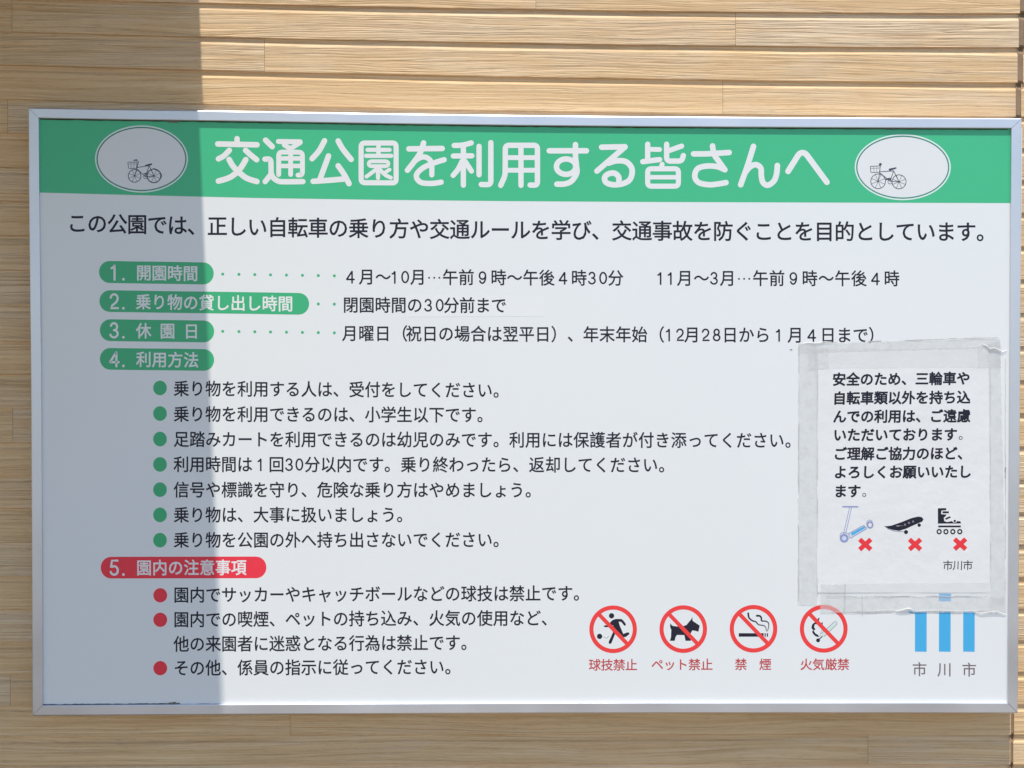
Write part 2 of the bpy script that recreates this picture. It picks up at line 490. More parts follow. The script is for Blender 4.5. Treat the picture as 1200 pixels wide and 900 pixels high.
def write(pr, segs, yc, ex, ey, off=0.0, skew=0.0, rnd=False):
    """segs: (text, x of the first character's centre, x of the last one's)"""
    for s, x0, x1 in segs:
        n = len(s)
        for i, ch in enumerate(s):
            if ch in ' 　': continue
            x = x0 if n == 1 else x0 + (x1 - x0) * i / (n - 1)
            put(pr, ch, x, interp(x, yc), ex, ey, off, skew, rnd)

# ------------------------------------------------------------------ the sign
bc = at(616, 838, YF)
board = root('park_notice_board', (bc.x, -D_SIGN / 2, bc.z),
             'large white park rules sign with green header in an aluminium frame', 'sign')
# outer outline of the frame, measured; it sags a little along the top
TOP = [(32.8, 125.8), (120, 127.4), (230, 128.9), (300, 130.0), (450, 132.6), (600, 134.6), (750, 136.0), (900, 136.9), (1050, 137.6), (1197.8, 138.2)]
BOT = [(37.6, 839.2), (200, 838.2), (400, 837.2), (600, 836.3), (800, 835.9), (1000, 835.9), (1193.2, 836.2)]
LFT = [(125.8, 32.8), (225, 33.4), (450, 36.0), (675, 37.0), (839.2, 37.6)]
RGT = [(138.2, 1197.8), (225, 1197.2), (450, 1196.1), (675, 1194.6), (836.2, 1193.2)]
FW = 12.3
def rail(side):
    """one mitred rail: an extrusion with a small bevel, closed at its mitred ends"""
    n = 14; V = []; F = []
    # profile: (inward px, depth y)
    P = [(0, 0.0), (0, YF + .0022), (.4, YF + .0010), (1.5, YF), (FW - .9, YF), (FW - .3, YF + .0004), (FW, YF + .0012), (FW, YP + .004)]
    back = -.004
    P[0] = (0, back); P[-1] = (FW, YP + .004); P.append((FW * .4, YP + .004)); P.append((FW * .4, back))
    g = .26
    for s in range(n + 1):
        t = s / n
        for (inw, yy) in P:
            if side in 'TB':
                xa = 32.8 + (inw + g) * 1.0 if side == 'T' else 37.6 + inw + g
                xb = (1197.8 if side == 'T' else 1193.2) - inw - g
                x = xa + (xb - xa) * t
                y = interp(x, TOP) + inw if side == 'T' else interp(x, BOT) - inw
            else:
                ya = interp(35, TOP) + inw + g if side == 'L' else interp(1196, TOP) + inw + g
                yb = (839.2 if side == 'L' else 836.2) - inw - g
                y = ya + (yb - ya) * t
                x = interp(y, LFT) + inw if side == 'L' else interp(y, RGT) - inw
            q = at(x, y, YF); V.append(Vector((q.x, yy, q.z)))
    m = len(P)
    for s in range(n):
        for k in range(m):
            a, b = s * m + k, s * m + (k + 1) % m
            F.append((a, b, b + m, a + m))
    F.append(tuple(range(m))); F.append(tuple(range(n * m + m - 1, n * m - 1, -1)))
    o = mesh_obj('frame_rail', V, F, MAT['alu'], board)
    bm = bmesh.new(); bm.from_mesh(o.data); bmesh.ops.recalc_face_normals(bm, faces=bm.faces); bm.to_mesh(o.data); bm.free()
    return o
for s_ in 'TBLR': rail(s_)

# panel: a real 3 mm sheet behind the frame's lip
a, b_ = at(38, 140, YP), at(1191, 832, YP)
v, f = box(a.x, b_.x, YP, YP + .003, b_.z, a.z); panel = mesh_obj('panel', v, f, MAT['panel'], board)
# battens holding it off the wall
for px in (250, 600, 950):
    c = at(px, 450, YP)
    v, f = box(c.x - .03, c.x + .03, YP + .0032, .0005, b_.z + .05, a.z - .05); mesh_obj('batten', v, f, MAT['alu'], board)

# gaskets: thin dark uneven lines where panel and frame meet
def wob_strip(name, pts, w0, mat, Y, seed, parent, wmin=.35):
    rnd = random.Random(seed); pr = Print(Y); up = []; dn = []
    for i, (x, y) in enumerate(pts):
        k = w0 * rnd.uniform(wmin, 1.25)
        a = pts[max(i - 1, 0)]; b = pts[min(i + 1, len(pts) - 1)]
        dx, dy = b[0] - a[0], b[1] - a[1]; l = math.hypot(dx, dy)
        up.append((x - dy / l * k / 2, y + dx / l * k / 2)); dn.append((x + dy / l * k / 2, y - dx / l * k / 2))
    n = len(pts)
    pr.tri(up + dn, [(i, i + 1, n + i + 1, n + i) for i in range(n - 1)])
    return pr.build(name, mat, parent)
wob_strip('gasket', [(x, interp(x, BOT) - FW - .9) for x in range(48, 212, 4)], 1.7, MAT['seal'], YP - .0006, 3, board)
wob_strip('gasket', [(x, interp(x, BOT) - FW - .7) for x in range(212, 262, 4)], .8, MAT['seal'], YP - .0006, 4, board)
wob_strip('gasket', [(x, interp(x, TOP) + FW + .6) for x in range(47, 1184, 7)], 2.2, MAT['seal'], YP - .0006, 5, board, .7)  # black seal line that also paints in the crevice shadow under the top rail
wob_strip('gasket', [(interp(y, LFT) + FW - .1, y) for y in range(141, 826, 7)], .9, MAT['seal'], YP - .0006, 6, board, .6)
wob_strip('dirt_smudge', [(x, 825.0 - 1.3 * math.exp(-((x - 203) / 5.0) ** 2)) for x in range(193, 212, 2)], 2.4, MAT['dirt'], YP - .0007, 9, board)
wob_strip('dirt_smudge', [(x, 142.4) for x in range(196, 212, 2)], 2.6, MAT['dirt'], YP - .0007, 10, board)

wob_strip('dirt_smudge', [(1178.3 + .4 * math.sin(y), y) for y in range(548, 561, 2)], 1.3, MAT['dirt'], YP - .0007, 12, board)
wob_strip('dirt_smudge', [(925.5 + x, 409.5 + x * .25) for x in range(0, 4)], 1.0, MAT['dirt'], YP - .0003, 13, board)
# green header band
HB = [(45, 225.6), (150, 228.4), (300, 232), (450, 234.2), (600, 235.7), (750, 236.6), (900, 237.1), (1050, 237.6), (1186, 238)]
pr = Print(L1); xs = [43 + (1187 - 43) * i / 40 for i in range(41)]
P = [(x, interp(x, TOP) + 9) for x in xs] + [(x, interp(x, HB)) for x in xs]
pr.tri(P, [(i, i + 1, 42 + i, 41 + i) for i in range(40)])
header = pr.build('header_band', MAT['green'], board)
# painted title, round brush strokes
W_ = 6.5
TITLE = [
 (240, [('P', 6.4, (378, 125), (378, 170)), ('P', W_, (152, 187), (612, 197)), ('C', W_, (287, 262), (225, 325), (160, 362)),
        ('C', W_, (478, 262), (540, 318), (608, 372)), ('C', 6.7, (285, 370), (340, 460), (430, 545), (500, 592), (610, 628)),
        ('C', 6.7, (480, 372), (430, 455), (370, 525), (280, 585), (160, 622)),
        ('P', W_, (712, 142), (790, 218)), ('P', 5.8, (862, 158), (1118, 162)), ('P', 5.6, (1118, 172), (1020, 232)), ('P', 5.6, (930, 198), (1000, 242)),
        ('P', 5.7, (866, 545), (866, 282), (1144, 284), (1144, 550), (1092, 552)), ('P', 5.2, (866, 357), (1144, 357)), ('P', 5.2, (866, 445), (1144, 445)),
        ('P', 5.6, (1006, 250), (1006, 545)), ('P', 6.3, (705, 365), (775, 362), (778, 545)), ('P', 6.3, (778, 540), (708, 628)),
        ('C', 6.3, (776, 520), (800, 580), (860, 622), (930, 630), (1150, 628))]),
 (360, [('C', W_, (203, 150), (140, 265), (57, 360)), ('C', W_, (363, 152), (420, 250), (515, 368)), ('P', W_, (250, 328), (150, 600)),
        ('C', W_, (70, 625), (250, 613), (430, 598)), ('C', W_, (363, 443), (430, 540), (490, 652)),
        ('R', 6.0, (632, 176), (1042, 176), (1042, 643), (632, 641)), ('P', 4.9, (707, 256), (965, 256)), ('P', 4.9, (690, 326), (985, 326)), ('P', 5.2, (835, 190), (835, 326)),
        ('R', 4.5, (722, 390), (950, 390), (950, 448), (722, 448)), ('P', 5, (830, 450), (830, 585)), ('P', 4.6, (800, 492), (695, 570)),
        ('P', 4.4, (965, 488), (915, 520)), ('C', 4.6, (855, 490), (915, 550), (980, 582))]),
 (470, [('P', W_, (92, 245), (482, 240)), ('C', W_, (264, 175), (225, 290), (150, 400), (75, 495)),
        ('C', 6.1, (165, 385), (225, 348), (290, 342), (345, 385), (360, 450), (360, 550)),
        ('C', 6.3, (505, 372), (400, 405), (270, 460), (190, 530), (185, 590), (240, 640), (360, 650), (470, 635)),
        ('C', 6.2, (622, 205), (720, 200), (822, 175)), ('P', 6.2, (612, 328), (830, 326)), ('P', 6.2, (730, 200), (730, 670)),
        ('C', 6.2, (715, 390), (670, 480), (610, 555)), ('P', 6.0, (750, 390), (825, 505)), ('P', 6.2, (914, 215), (914, 548)),
        ('P', 6.3, (1052, 172), (1052, 665), (940, 662))]),
 (580, [('P', 6.3, (68, 672), (120, 555), (122, 203), (498, 203), (498, 672), (412, 668)), ('P', 5.6, (122, 347), (498, 347)), ('P', 5.6, (122, 495), (498, 495)),
        ('P', 6.2, (305, 203), (305, 672)), ('P', W_, (637, 267), (1072, 267)),
        ('C', W_, (944, 195), (944, 330), (955, 440), (958, 530), (900, 620), (820, 655), (725, 658)), ('E', 6.4, (834, 453), (113, 90))]),
 (690, [('P', W_, (150, 225), (425, 220)), ('P', W_, (425, 222), (95, 505)),
        ('C', 6.6, (230, 412), (330, 384), (440, 398), (506, 480), (490, 590), (420, 645), (300, 666), (205, 640), (186, 580), (230, 538), (300, 530), (350, 575), (350, 650)),
        ('P', 6.2, (690, 190), (690, 380)), ('P', 5.6, (690, 250), (830, 252)), ('P', 6.2, (632, 395), (830, 370)),
        ('P', 6.2, (912, 190), (912, 388), (1090, 388), (1108, 322)), ('P', 6.0, (925, 270), (1088, 212)), ('P', 5.8, (860, 425), (845, 470)),
        ('R', 6.0, (690, 478), (1050, 478), (1050, 682), (690, 682)), ('P', 5.2, (690, 577), (1048, 577))]),
 (800, [('C', W_, (127, 303), (300, 302), (545, 287)), ('C', W_, (350, 210), (370, 310), (430, 400), (495, 490)),
        ('C', W_, (495, 490), (400, 452), (270, 447), (172, 480), (142, 570), (190, 640), (310, 665), (420, 655), (508, 640)),
        ('C', 6.6, (830, 215), (760, 440), (680, 665)),
        ('C', 6.6, (735, 520), (790, 455), (860, 430), (915, 470), (922, 560), (942, 640), (1000, 670), (1070, 620), (1100, 540), (1110, 440))]),
 (900, [('P', 6.8, (235, 508), (372, 290), (436, 290), (690, 635))]),
]
pr = Print(L2)
for ox, st in TITLE:
    for (kind, wd, *pts) in st:
        if kind == 'E':
            (cx, cy), (rx, ry) = pts
            pr.ring(ox + cx / 10, 150 + cy / 10, rx / 10 + wd / 2, ry / 10 + wd / 2, wd, 40); continue
        Q = [(ox + p[0] / 10, 150 + p[1] / 10) for p in pts]
        if kind == 'P': Q = rounded(Q, 4.4)
        elif kind == 'R': Q = rounded(Q, 4.4, True)
        else: Q = catmull(Q)
        pr.stroke(Q, wd)
pr.build('lettering', MAT['white'], header)

# oval emblems with a line-drawn bicycle (the figure riding it is left out)
def wheel(pr, cx, cy, r, lw=.9, spokes=8, ph=.4):
    pr.ring(cx, cy, r, r, lw, 36)
    for k in range(spokes):
        a = ph + math.pi * 2 * k / spokes
        pr.stroke([(cx, cy), (cx + r * math.cos(a), cy + r * math.sin(a))], .45, cap=False)
    pr.ell(cx, cy, 1.1, n=12)
def oval(cx, cy, rx, ry, bike):
    pr = Print(L2); pr.ell(cx, cy, rx, ry, 72); o = pr.build('emblem_oval', MAT['ovalwhite'], header)
    pr = Print(L3); pr.ring(cx, cy, rx, ry, 1.7, 72); pr.build('rim', MAT['pale_green'], o)
    pr = Print(L3 - .00002); pr.ring(cx, cy, rx - 1.7, ry - 1.7, 1.5, 72); pr.build('rim_line', MAT['deep_green'], o)
    pr = Print(L4); bike(pr); pr.build('bicycle_drawing', MAT['softink'], o)
def bikeA(pr):
    q = lambda x, y: (100 + x / 9.23, 140 + y / 9.23)
    c1, c2 = q(533, 610), q(742, 610)
    wheel(pr, *c1, 7.9); wheel(pr, *c2, 8.6, 1.2)
    for L in [[(533, 610), (560, 520), (575, 455)], [(560, 520), (690, 500)], [(565, 540), (650, 620)], [(650, 620), (690, 500)], [(650, 620), (742, 610)],
              [(690, 500), (742, 610)], [(575, 455), (545, 440)]]:
        pr.stroke([q(*p) for p in L], .8)
    pr.stroke(rounded([q(458, 462), q(560, 462), q(552, 530), q(470, 530)], 1, True), .7)
    pr.stroke([q(462, 482), q(556, 482)], .4); pr.stroke([q(492, 462), q(496, 530)], .35); pr.stroke([q(526, 462), q(524, 530)], .35)
    pr.stroke([q(655, 500), q(712, 485)], 2.2); pr.stroke([q(528, 442), q(556, 438)], 1.5)
    pr.stroke(catmull([q(742, 532), q(795, 560), q(822, 600), q(818, 632)]), 1.5, 1.0)
    pr.ring(*q(650, 620), 2.4, 2.4, .6, 20); pr.stroke([q(636, 590), q(655, 585)], 1.4)
def bikeB(pr):
    q = lambda x, y: (990 + x / 8.57, 150 + y / 8.57)
    wheel(pr, *q(335, 535), 9.0, .8); wheel(pr, *q(545, 540), 8.6, .8)
    for L in [[(335, 535), (352, 440), (355, 370)], [(352, 440), (490, 430)], [(358, 455), (455, 535)], [(455, 535), (490, 430)], [(455, 535), (545, 540)], [(490, 430), (545, 540)]]:
        pr.stroke([q(*p) for p in L], .8)
    pr.stroke(rounded([q(255, 385), q(358, 380), q(348, 445), q(262, 447)], 1, True), .7)
    pr.stroke([q(258, 405), q(354, 402)], .4); pr.stroke([q(290, 385), q(294, 446)], .35); pr.stroke([q(322, 383), q(322, 446)], .35)
    pr.stroke([q(452, 418), q(512, 402)], 2.6, 1.8); pr.ell(*q(357, 365), 1.7, n=14); pr.stroke([q(418, 515), q(455, 508)], 2.0)
    pr.ring(*q(455, 540), 2.8, 2.8, .6, 20)
oval(165.8, 186.3, 54.5, 39.4, bikeA)
oval(1057.9, 195.9, 56.3, 38.7, bikeB)

# ---------------- running text
def text(name, segs, yc, ex, ey, mat, parent, Y=L1, off=0.014):
    pr = Print(Y); write(pr, segs, yc, ex, ey, off); return pr.build(name, mat, parent)

INK = MAT['ink']
text('text_line', [('この公園では、正しい', 90.5, 301.6), ('自転車の乗り方や交通ルールを学び、交通事故を防ぐことを目', 325.3, 966), ('的としています。', 989.8, 1156)],
     [(90, 261.8), (162, 263.3), (325, 266.8), (536, 269.2), (772, 271), (966, 271.6), (1150, 272)], 24.3, 24.8, INK, board, off=.015)
Y1 = [(429, 324.7), (678, 326), (949, 326.5)]
text('text_line', [('４月～', 410.5, 449), ('10', 462.5, 475), ('月…午前９時～午後４時', 490, 678.5), ('30', 694, 707), ('分', 721.5, 721.5)], Y1, 18.8, 19.8, INK, board)
text('text_line', [('11', 774, 786), ('月～', 802.5, 822), ('3', 837, 837), ('月…午前９時～午後４時', 852.8, 1045)], Y1, 18.8, 19.8, INK, board)
text('text_line', [('閉園時間の', 411, 486)], [(411, 357.6), (600, 358.2)], 18.8, 19.8, INK, board)
pr = Print(L2)
pr.poly([(476.6, 345.6), (637.5, 346.8), (638, 370.6), (550, 371.0), (476.6, 371.4)]); pr.build('correction_sticker', MAT['sticker'], board)
text('text_line', [('の', 486, 486), ('30', 502, 515.5), ('分前まで', 529, 584.5)], [(411, 357.6), (600, 358.2)], 18.8, 19.8, MAT['ink'], board, L3)
text('text_line', [('月曜日', 410, 448.5), ('（', 468.5, 468.5), ('祝日の場合は翌平日', 485, 636), ('）', 655, 655), ('、', 674, 674), ('年末年始', 692.5, 749.5), ('（', 769.5, 769.5),
     ('12', 784, 797), ('月', 811, 811), ('28', 827, 840), ('日から１月４日まで', 855.5, 1008.5), ('）', 1027, 1027)],
     [(429, 391), (711, 392.2), (970, 393)], 18.8, 19.8, INK, board)

def X(i): return interp(i, [(0, 212.5), (14, 474), (26, 700), (37, 910)])
BODY = [('乗り物を利用する人は、受付をしてください。', [(212, 455.6), (467, 457)]),
        ('乗り物を利用できるのは、小学生以下です。', [(212, 485.5), (500, 486.3)]),
        ('足踏みカートを利用できるのは幼児のみです。利用には保護者が付き添ってください。', [(212, 515), (900, 516.3)]),
        ('信号や標識を守り、危険な乗り方はやめましょう。', [(212, 574.2), (600, 574.6)]),
        ('乗り物は、大事に扱いましょう。', [(212, 603.6), (500, 603.6)]),
        ('乗り物を公園の外へ持ち出さないでください。', [(212, 633.1), (590, 632.8)]),
        ('園内でサッカーやキャッチボールなどの球技は禁止です。', [(212, 697.5), (500, 696.2), (650, 695.6)]),
        ('園内での喫煙、ペットの持ち込み、火気の使用など、', [(212, 726.3), (500, 724.8), (640, 724.6)]),
        ('他の来園者に迷惑となる行為は禁止です。', [(212, 755), (500, 753.6)]),
        ('その他、係員の指示に従ってください。', [(212, 783.1), (450, 782), (540, 781.8)])]
for s, yc in BODY:
    n = len(s) - 1
    cut = [0] + [k for k in (14, 26) if k < n] + [n + 1]
    segs = [(s[a:b], X(a), X(b - 1)) for a, b in zip(cut, cut[1:])]
    text('text_line', segs, yc, 18.7, 19.8, INK, board)
text('text_line', [('利用時間は１回', 212.5, 324), ('30', 339, 351), ('分以内です。', 366, 459.5), ('乗り終わったら、', 478.7, 610), ('返却してください。', 629, 781)],
     [(212, 544.4), (780, 545.2)], 18.7, 19.8, INK, board)

for y in (454.6, 484.6, 514.5, 544.2, 573.8, 603.4, 633):
    pr = Print(L1); pr.ell(187.5, y, 8.0, 8.6, 40); pr.build('green_bullet', MAT['pillgreen'], board)
for y in (697.6, 726.3, 783.0):
    pr = Print(L1); pr.ell(187.8, y, 8.1, 8.4, 40); pr.build('red_bullet', MAT['crimson'], board)
# dotted leaders
for xs_, y0, y1 in (([261, 280, 298.6, 317, 335.7, 354.4, 373, 391.8], 321.2, 323.2), ([373, 391.8], 356.2, 356.4), ([261, 280, 298.6, 317, 335.7, 354.4, 373, 391.8], 388.3, 390)):
    pr = Print(L1)
    for x in xs_: pr.ell(x, y0 + (y1 - y0) * (x - xs_[0]) / (xs_[-1] - xs_[0]), 1.75, n=14)
    pr.build('dotted_leader', MAT['pillgreen'], board)
# heading labels
def heading(x0, x1, ya, yb, h, num, segs, ytext, mat):
    pr = Print(L1); r = h / 2; P = []
    for k in range(13):
        t = math.pi / 2 + math.pi * k / 12; P.append((x0 + r * .95 + r * .95 * math.cos(t), ya - r * math.sin(t)))
    P += [(x0 + (x1 - x0) * q, ya + (yb - ya) * q + r) for q in (.3, .5, .7)]
    for k in range(13):
        t = -math.pi / 2 + math.pi * k / 12; P.append((x1 - r * .95 + r * .95 * math.cos(t), yb - r * math.sin(t)))
    P += [(x0 + (x1 - x0) * q, ya + (yb - ya) * q - r) for q in (.7, .5, .3)]
    o = pr.build_from(P, mat) if False else (pr.poly(P), pr.build('heading_label', mat, board))[1]
    q = Print(L2)
    put(q, num, 134.0, interp(134, ytext) - .3, 22, 25.0, .018)
    q.ell(144.6, interp(144, ytext) + 7.6, 1.6, n=14)
    write(q, segs, ytext, 18.4, 19.4, .017, rnd=True); q.build('lettering', MAT['white'], o)
heading(116, 250.5, 318.7, 320.4, 25.8, '1', [('開園時間', 168.5, 223.2)], [(168, 320), (223, 320.8)], MAT['pillgreen'])
heading(116.5, 362.3, 352.8, 356.0, 25.4, '2', [('乗り物の貸し出し時間', 168, 334.5)], [(168, 354), (334, 356.3)], MAT['pillgreen'])
heading(117, 251, 386.9, 388.4, 25.6, '3', [('休', 168.3, 168.3), ('園', 196.3, 196.3), ('日', 224.3, 224.3)], [(168, 387.9), (223, 388.5)], MAT['pillgreen'])
heading(117, 251, 420.5, 421.8, 25.4, '4', [('利用方法', 168.5, 224)], [(168, 421.5), (223, 422.2)], MAT['pillgreen'])
heading(118, 312.2, 665.2, 664.9, 25.4, '5', [('園内の注意事項', 168.8, 279.8)], [(168, 665.6), (280, 665.3)], MAT['crimson'])

# prohibition symbols
def mapper(ox, oy, k): return lambda L: [(ox + p[0] / k, oy + p[1] / k) for p in L]
def symbol(cx, cy, r, cap_segs, cap_y, draw):
    pr = Print(L2); pr.ring(cx, cy, r, r, 4.9, 72)
    d = (r - 2.5) * .7071
    pr.stroke([(cx - d * .97, cy - d * 1.02), (cx + d * .97, cy + d * 1.0)], 4.6, cap=False)
    o = pr.build('prohibition_symbol', MAT['ringred'], board)
    draw(o)
    text('caption', cap_segs, [(cx - 30, cap_y), (cx + 30, cap_y)], 14.6, 14.6, MAT['caption'], o)
def ballman(o):
    q = mapper(680, 700, 7.5); pr = Print(L1)
    pr.ell(*q([(275, 162)])[0], 3.1); pr.ell(*q([(170, 343)])[0], 3.1)
    pr.poly(q([(262, 222), (282, 200), (312, 190), (362, 190), (380, 205), (402, 236), (396, 250), (386, 248), (360, 216), (338, 214), (346, 245), (378, 322), (412, 308), (430, 310), (432, 324), (400, 348), (372, 352), (340, 320), (318, 312),
               (308, 318), (274, 402), (260, 412), (250, 400), (250, 390), (286, 312), (292, 285), (288, 244), (262, 262), (214, 262), (206, 254), (214, 246), (246, 244)]))
    pr.build('footballer_pictogram', INK, o)
    pr = Print(L1)
    pr.stroke(q([(205, 345), (232, 362), (250, 340)]), .5); pr.build('bounce_line', MAT['bolt'], o)
def dog(o):
    q = mapper(680, 700, 7.5); pr = Print(L1)
    pr.poly(q([(790, 228), (810, 250), (850, 256), (905, 253), (935, 242), (958, 212), (975, 195), (983, 172), (989, 208), (1050, 248), (1038, 302), (1010, 294), (985, 290), (968, 322), (972, 382), (925, 382), (915, 332), (850, 330), (838, 348), (830, 382), (788, 382), (797, 350), (800, 288), (790, 262)]))
    pr.build('dog_pictogram', INK, o)
def smoke(o):
    q = mapper(840, 700, 7.5); pr = Print(L1)
    pr.poly(q([(193, 315), (412, 315), (412, 346), (193, 346)])); pr.poly(q([(420, 315), (430, 315), (430, 346), (420, 346)])); pr.poly(q([(439, 315), (450, 315), (450, 346), (439, 346)]))
    pr.stroke(catmull(q([(276, 140), (283, 178), (312, 205), (342, 214), (368, 240), (412, 248), (430, 266), (436, 298)])), 2.1, .7)
    pr.stroke(catmull(q([(352, 162), (378, 164), (392, 182), (394, 206), (432, 210), (454, 226), (456, 256), (446, 296)])), 2.3, .7)
    pr.build('cigarette_pictogram', INK, o)
def flame(o):
    q = mapper(840, 700, 7.5); pr = Print(L1)
    pr.poly(q([(832, 262), (840, 235), (868, 215), (876, 198), (903, 176), (898, 205), (915, 228), (930, 216), (932, 258), (905, 262), (885, 238), (862, 236), (855, 262), (868, 282), (850, 292), (868, 318), (890, 330), (900, 345), (885, 348), (862, 338), (842, 315), (838, 300), (848, 285), (835, 278)]))
    pr.ell(*q([(890, 378)])[0], 2.3, n=20); pr.stroke(q([(892, 376), (930, 340)]), 1.2)
    pr.build('flame_pictogram', INK, o)
    pr = Print(L1 - .00001); pr.stroke(q([(935, 330), (1045, 226)]), 3.4); pr.build('match_stick', MAT['match'], o)
    pr = Print(L1 - .00002)
    pr.stroke(q([(920, 318), (1036, 212), (1056, 216), (1056, 236), (945, 344)]), .6); pr.stroke(q([(905, 345), (922, 290), (945, 300)]), .5); pr.build('match_outline', MAT['bolt'], o)
symbol(718.5, 737.4, 27.9, [('球技禁止', 697, 739.9)], 779.4, ballman)
symbol(800.7, 737.2, 27.9, [('ペット禁止', 770.4, 828.3)], 779, dog)
symbol(883.0, 736.8, 27.9, [('禁', 868.3, 868.3), ('煙', 896.8, 896.8)], 778.8, smoke)
symbol(965.3, 736.8, 28.0, [('火気厳禁', 944.8, 988.3)], 778.8, flame)

# city emblem
pr = Print(L1)
for xa, xb in ((1072.3, 1086), (1100.4, 1114.1), (1128.8, 1142.3)): pr.poly([(xa, 716.4), (xb, 716.6), (xb - .1, 763.8), (xa - .1, 763.6)])
pr.poly([(1100.4, 695.6), (1114.6, 695.6), (1114.4, 704.8), (1100.4, 704.6)])
pr.poly([(1063.5, 715.2), (1073, 715.2), (1073, 719.0), (1066, 718.6)])
logo = pr.build('city_emblem', MAT['blue'], board)
text('lettering', [('市', 1077.6, 1077.6), ('川', 1106.9, 1106.9), ('市', 1135.8, 1135.8)], [(1077, 784.6), (1136, 785.2)], 17.6, 17.6, MAT['greyink'], logo, off=.008)

# ------------------------------------------------------------------ the taped-on notice
def paper_mat(name, c, alpha=1.0, rough=.5):
    m = noisy(name, c, tuple(k * .96 for k in c), 40, rough, 0, .5, .0006, bscale=55)
    if alpha < 1:
        m.node_tree.nodes['Principled BSDF'].inputs['Alpha'].default_value = alpha
    return m
MP = paper_mat('notice_paper', (.815, .81, .79))
def tape_material():
    m = new_mat('frosted_tape', (.70, .70, .69), .38, 0, .5); b = m.node_tree.nodes['Principled BSDF']
    g = N(m, 'ShaderNodeNewGeometry')
    n = N(m, 'ShaderNodeTexNoise'); n.inputs['Scale'].default_value = 55; n.inputs['Detail'].default_value = 8; n.inputs['Roughness'].default_value = .7
    lk(m, g.outputs['Position'], n.inputs['Vector'])
    r = N(m, 'ShaderNodeValToRGB')
    r.color_ramp.elements[0].position = .25; r.color_ramp.elements[0].color = (.63, .625, .61, 1)
    r.color_ramp.elements[1].position = .55; r.color_ramp.elements[1].color = (.81, .81, .79, 1)
    lk(m, n.outputs[0], r.inputs[0]); lk(m, r.outputs[0], b.inputs['Base Color'])
    n2 = N(m, 'ShaderNodeTexNoise'); n2.inputs['Scale'].default_value = 26; n2.inputs['Detail'].default_value = 5
    lk(m, g.outputs['Position'], n2.inputs['Vector'])
    bp = N(m, 'ShaderNodeBump'); bp.inputs['Distance'].default_value = .0012; lk(m, n2.outputs[0], bp.inputs['Height']); lk(m, bp.outputs[0], b.inputs['Normal'])
    b.inputs['Alpha'].default_value = .36
    return m
MT = tape_material()
MCLEAR = new_mat('clear_tape', (.80, .81, .80), .25, 0, .6); MCLEAR.node_tree.nodes['Principled BSDF'].inputs['Alpha'].default_value = .22

pc = at(1058, 712, YP)
notice = root('taped_notice', (pc.x, YP - .001, pc.z), 'small white paper notice with three red crosses, taped onto the big sign', 'notice')
def pfn(x, y):
    """gentle cockling of the sheet, towards the viewer"""
    return -(.00055 + .00022 * math.sin(x * .045 + y * .02) + .0002 * math.sin(y * .05 - x * .015) + .00012 * math.sin((x + y) * .11))
def sheet(name, corners, Y, mat, parent, nx=30, ny=36, fn=pfn, edge=0, seed=1, amp=0.0):
    """corners tl, tr, br, bl in photo coordinates"""
    rnd = random.Random(seed); V = []; F = []
    ja = [[rnd.uniform(-edge, edge) for _ in range(max(nx, ny) + 1)] for _ in range(4)]
    tl, tr, br, bl = corners
    for j in range(ny + 1):
        for i in range(nx + 1):
            u, w_ = i / nx, j / ny
            x = (tl[0] * (1 - u) + tr[0] * u) * (1 - w_) + (bl[0] * (1 - u) + br[0] * u) * w_
            y = (tl[1] * (1 - u) + tr[1] * u) * (1 - w_) + (bl[1] * (1 - u) + br[1] * u) * w_
            if j == 0: y += ja[0][i]
            if j == ny: y += ja[1][i]
            if i == 0: x += ja[2][j]
            if i == nx: x += ja[3][j]
            V.append(at(x, y, Y + fn(x, y) - (rnd.uniform(0, amp) if amp else 0)))
    for j in range(ny):
        for i in range(nx):
            a = j * (nx + 1) + i; F.append((a, a + nx + 1, a + nx + 2, a + 1))
    return mesh_obj(name, V, F, mat, parent, True)
paper = sheet('paper', ((956.5, 409), (1160, 406), (1162, 694.5), (957.5, 694.5)), YP, MP, notice)
# wide cloudy tape along the four edges, then clear pieces at the corners
tfn = lambda x, y: pfn(x, y) * .9 - .00012
sheet('edge_tape', ((936.2, 404.5), (958.5, 404), (957.8, 710), (934.8, 708.6)), YP - .0001, MT, notice, 6, 60, tfn, .5, 11, .0001)
sheet('edge_tape', ((1158, 402), (1172, 399), (1179.5, 718), (1161, 716)), YP - .0001, MT, notice, 6, 60, tfn, .5, 12, .0001)
sheet('edge_tape', ((937, 402.3), (1171.8, 395.4), (1172.5, 407.8), (937, 413.5)), YP - .00022, MT, notice, 60, 5, tfn, .5, 13, .0001)
sheet('edge_tape', ((988.5, 698.5), (1177, 699.5), (1177, 718.4), (988.5, 716.6)), YP - .00022, MT, notice, 60, 6, tfn, .8, 14, .00018)
sheet('edge_tape', ((961.5, 684.5), (990, 684.5), (990.3, 717.6), (961.5, 718.4)), YP - .0003, MT, notice, 8, 8, tfn, .3, 15, .0001)
sheet('clear_tape', ((947, 407.5), (971.3, 406.5), (971.3, 432.5), (947, 433.5)), YP - .00034, MT, notice, 8, 8, tfn, .2, 16)
sheet('clear_tape', ((1145.5, 404.5), (1173.5, 403.8), (1173, 431.0), (1145.5, 431.0)), YP - .00034, MT, notice, 8, 8, tfn, .2, 17)
sheet('clear_tape', ((971.3, 409), (1145.5, 407), (1145.5, 430.3), (971.3, 432.0)), YP - .0003, MCLEAR, notice, 30, 5, tfn, .2, 18)
sheet('clear_tape', ((990, 683.8), (1160, 682), (1160, 699), (990, 700)), YP - .00034, MCLEAR, notice, 30, 5, tfn, .2, 19)
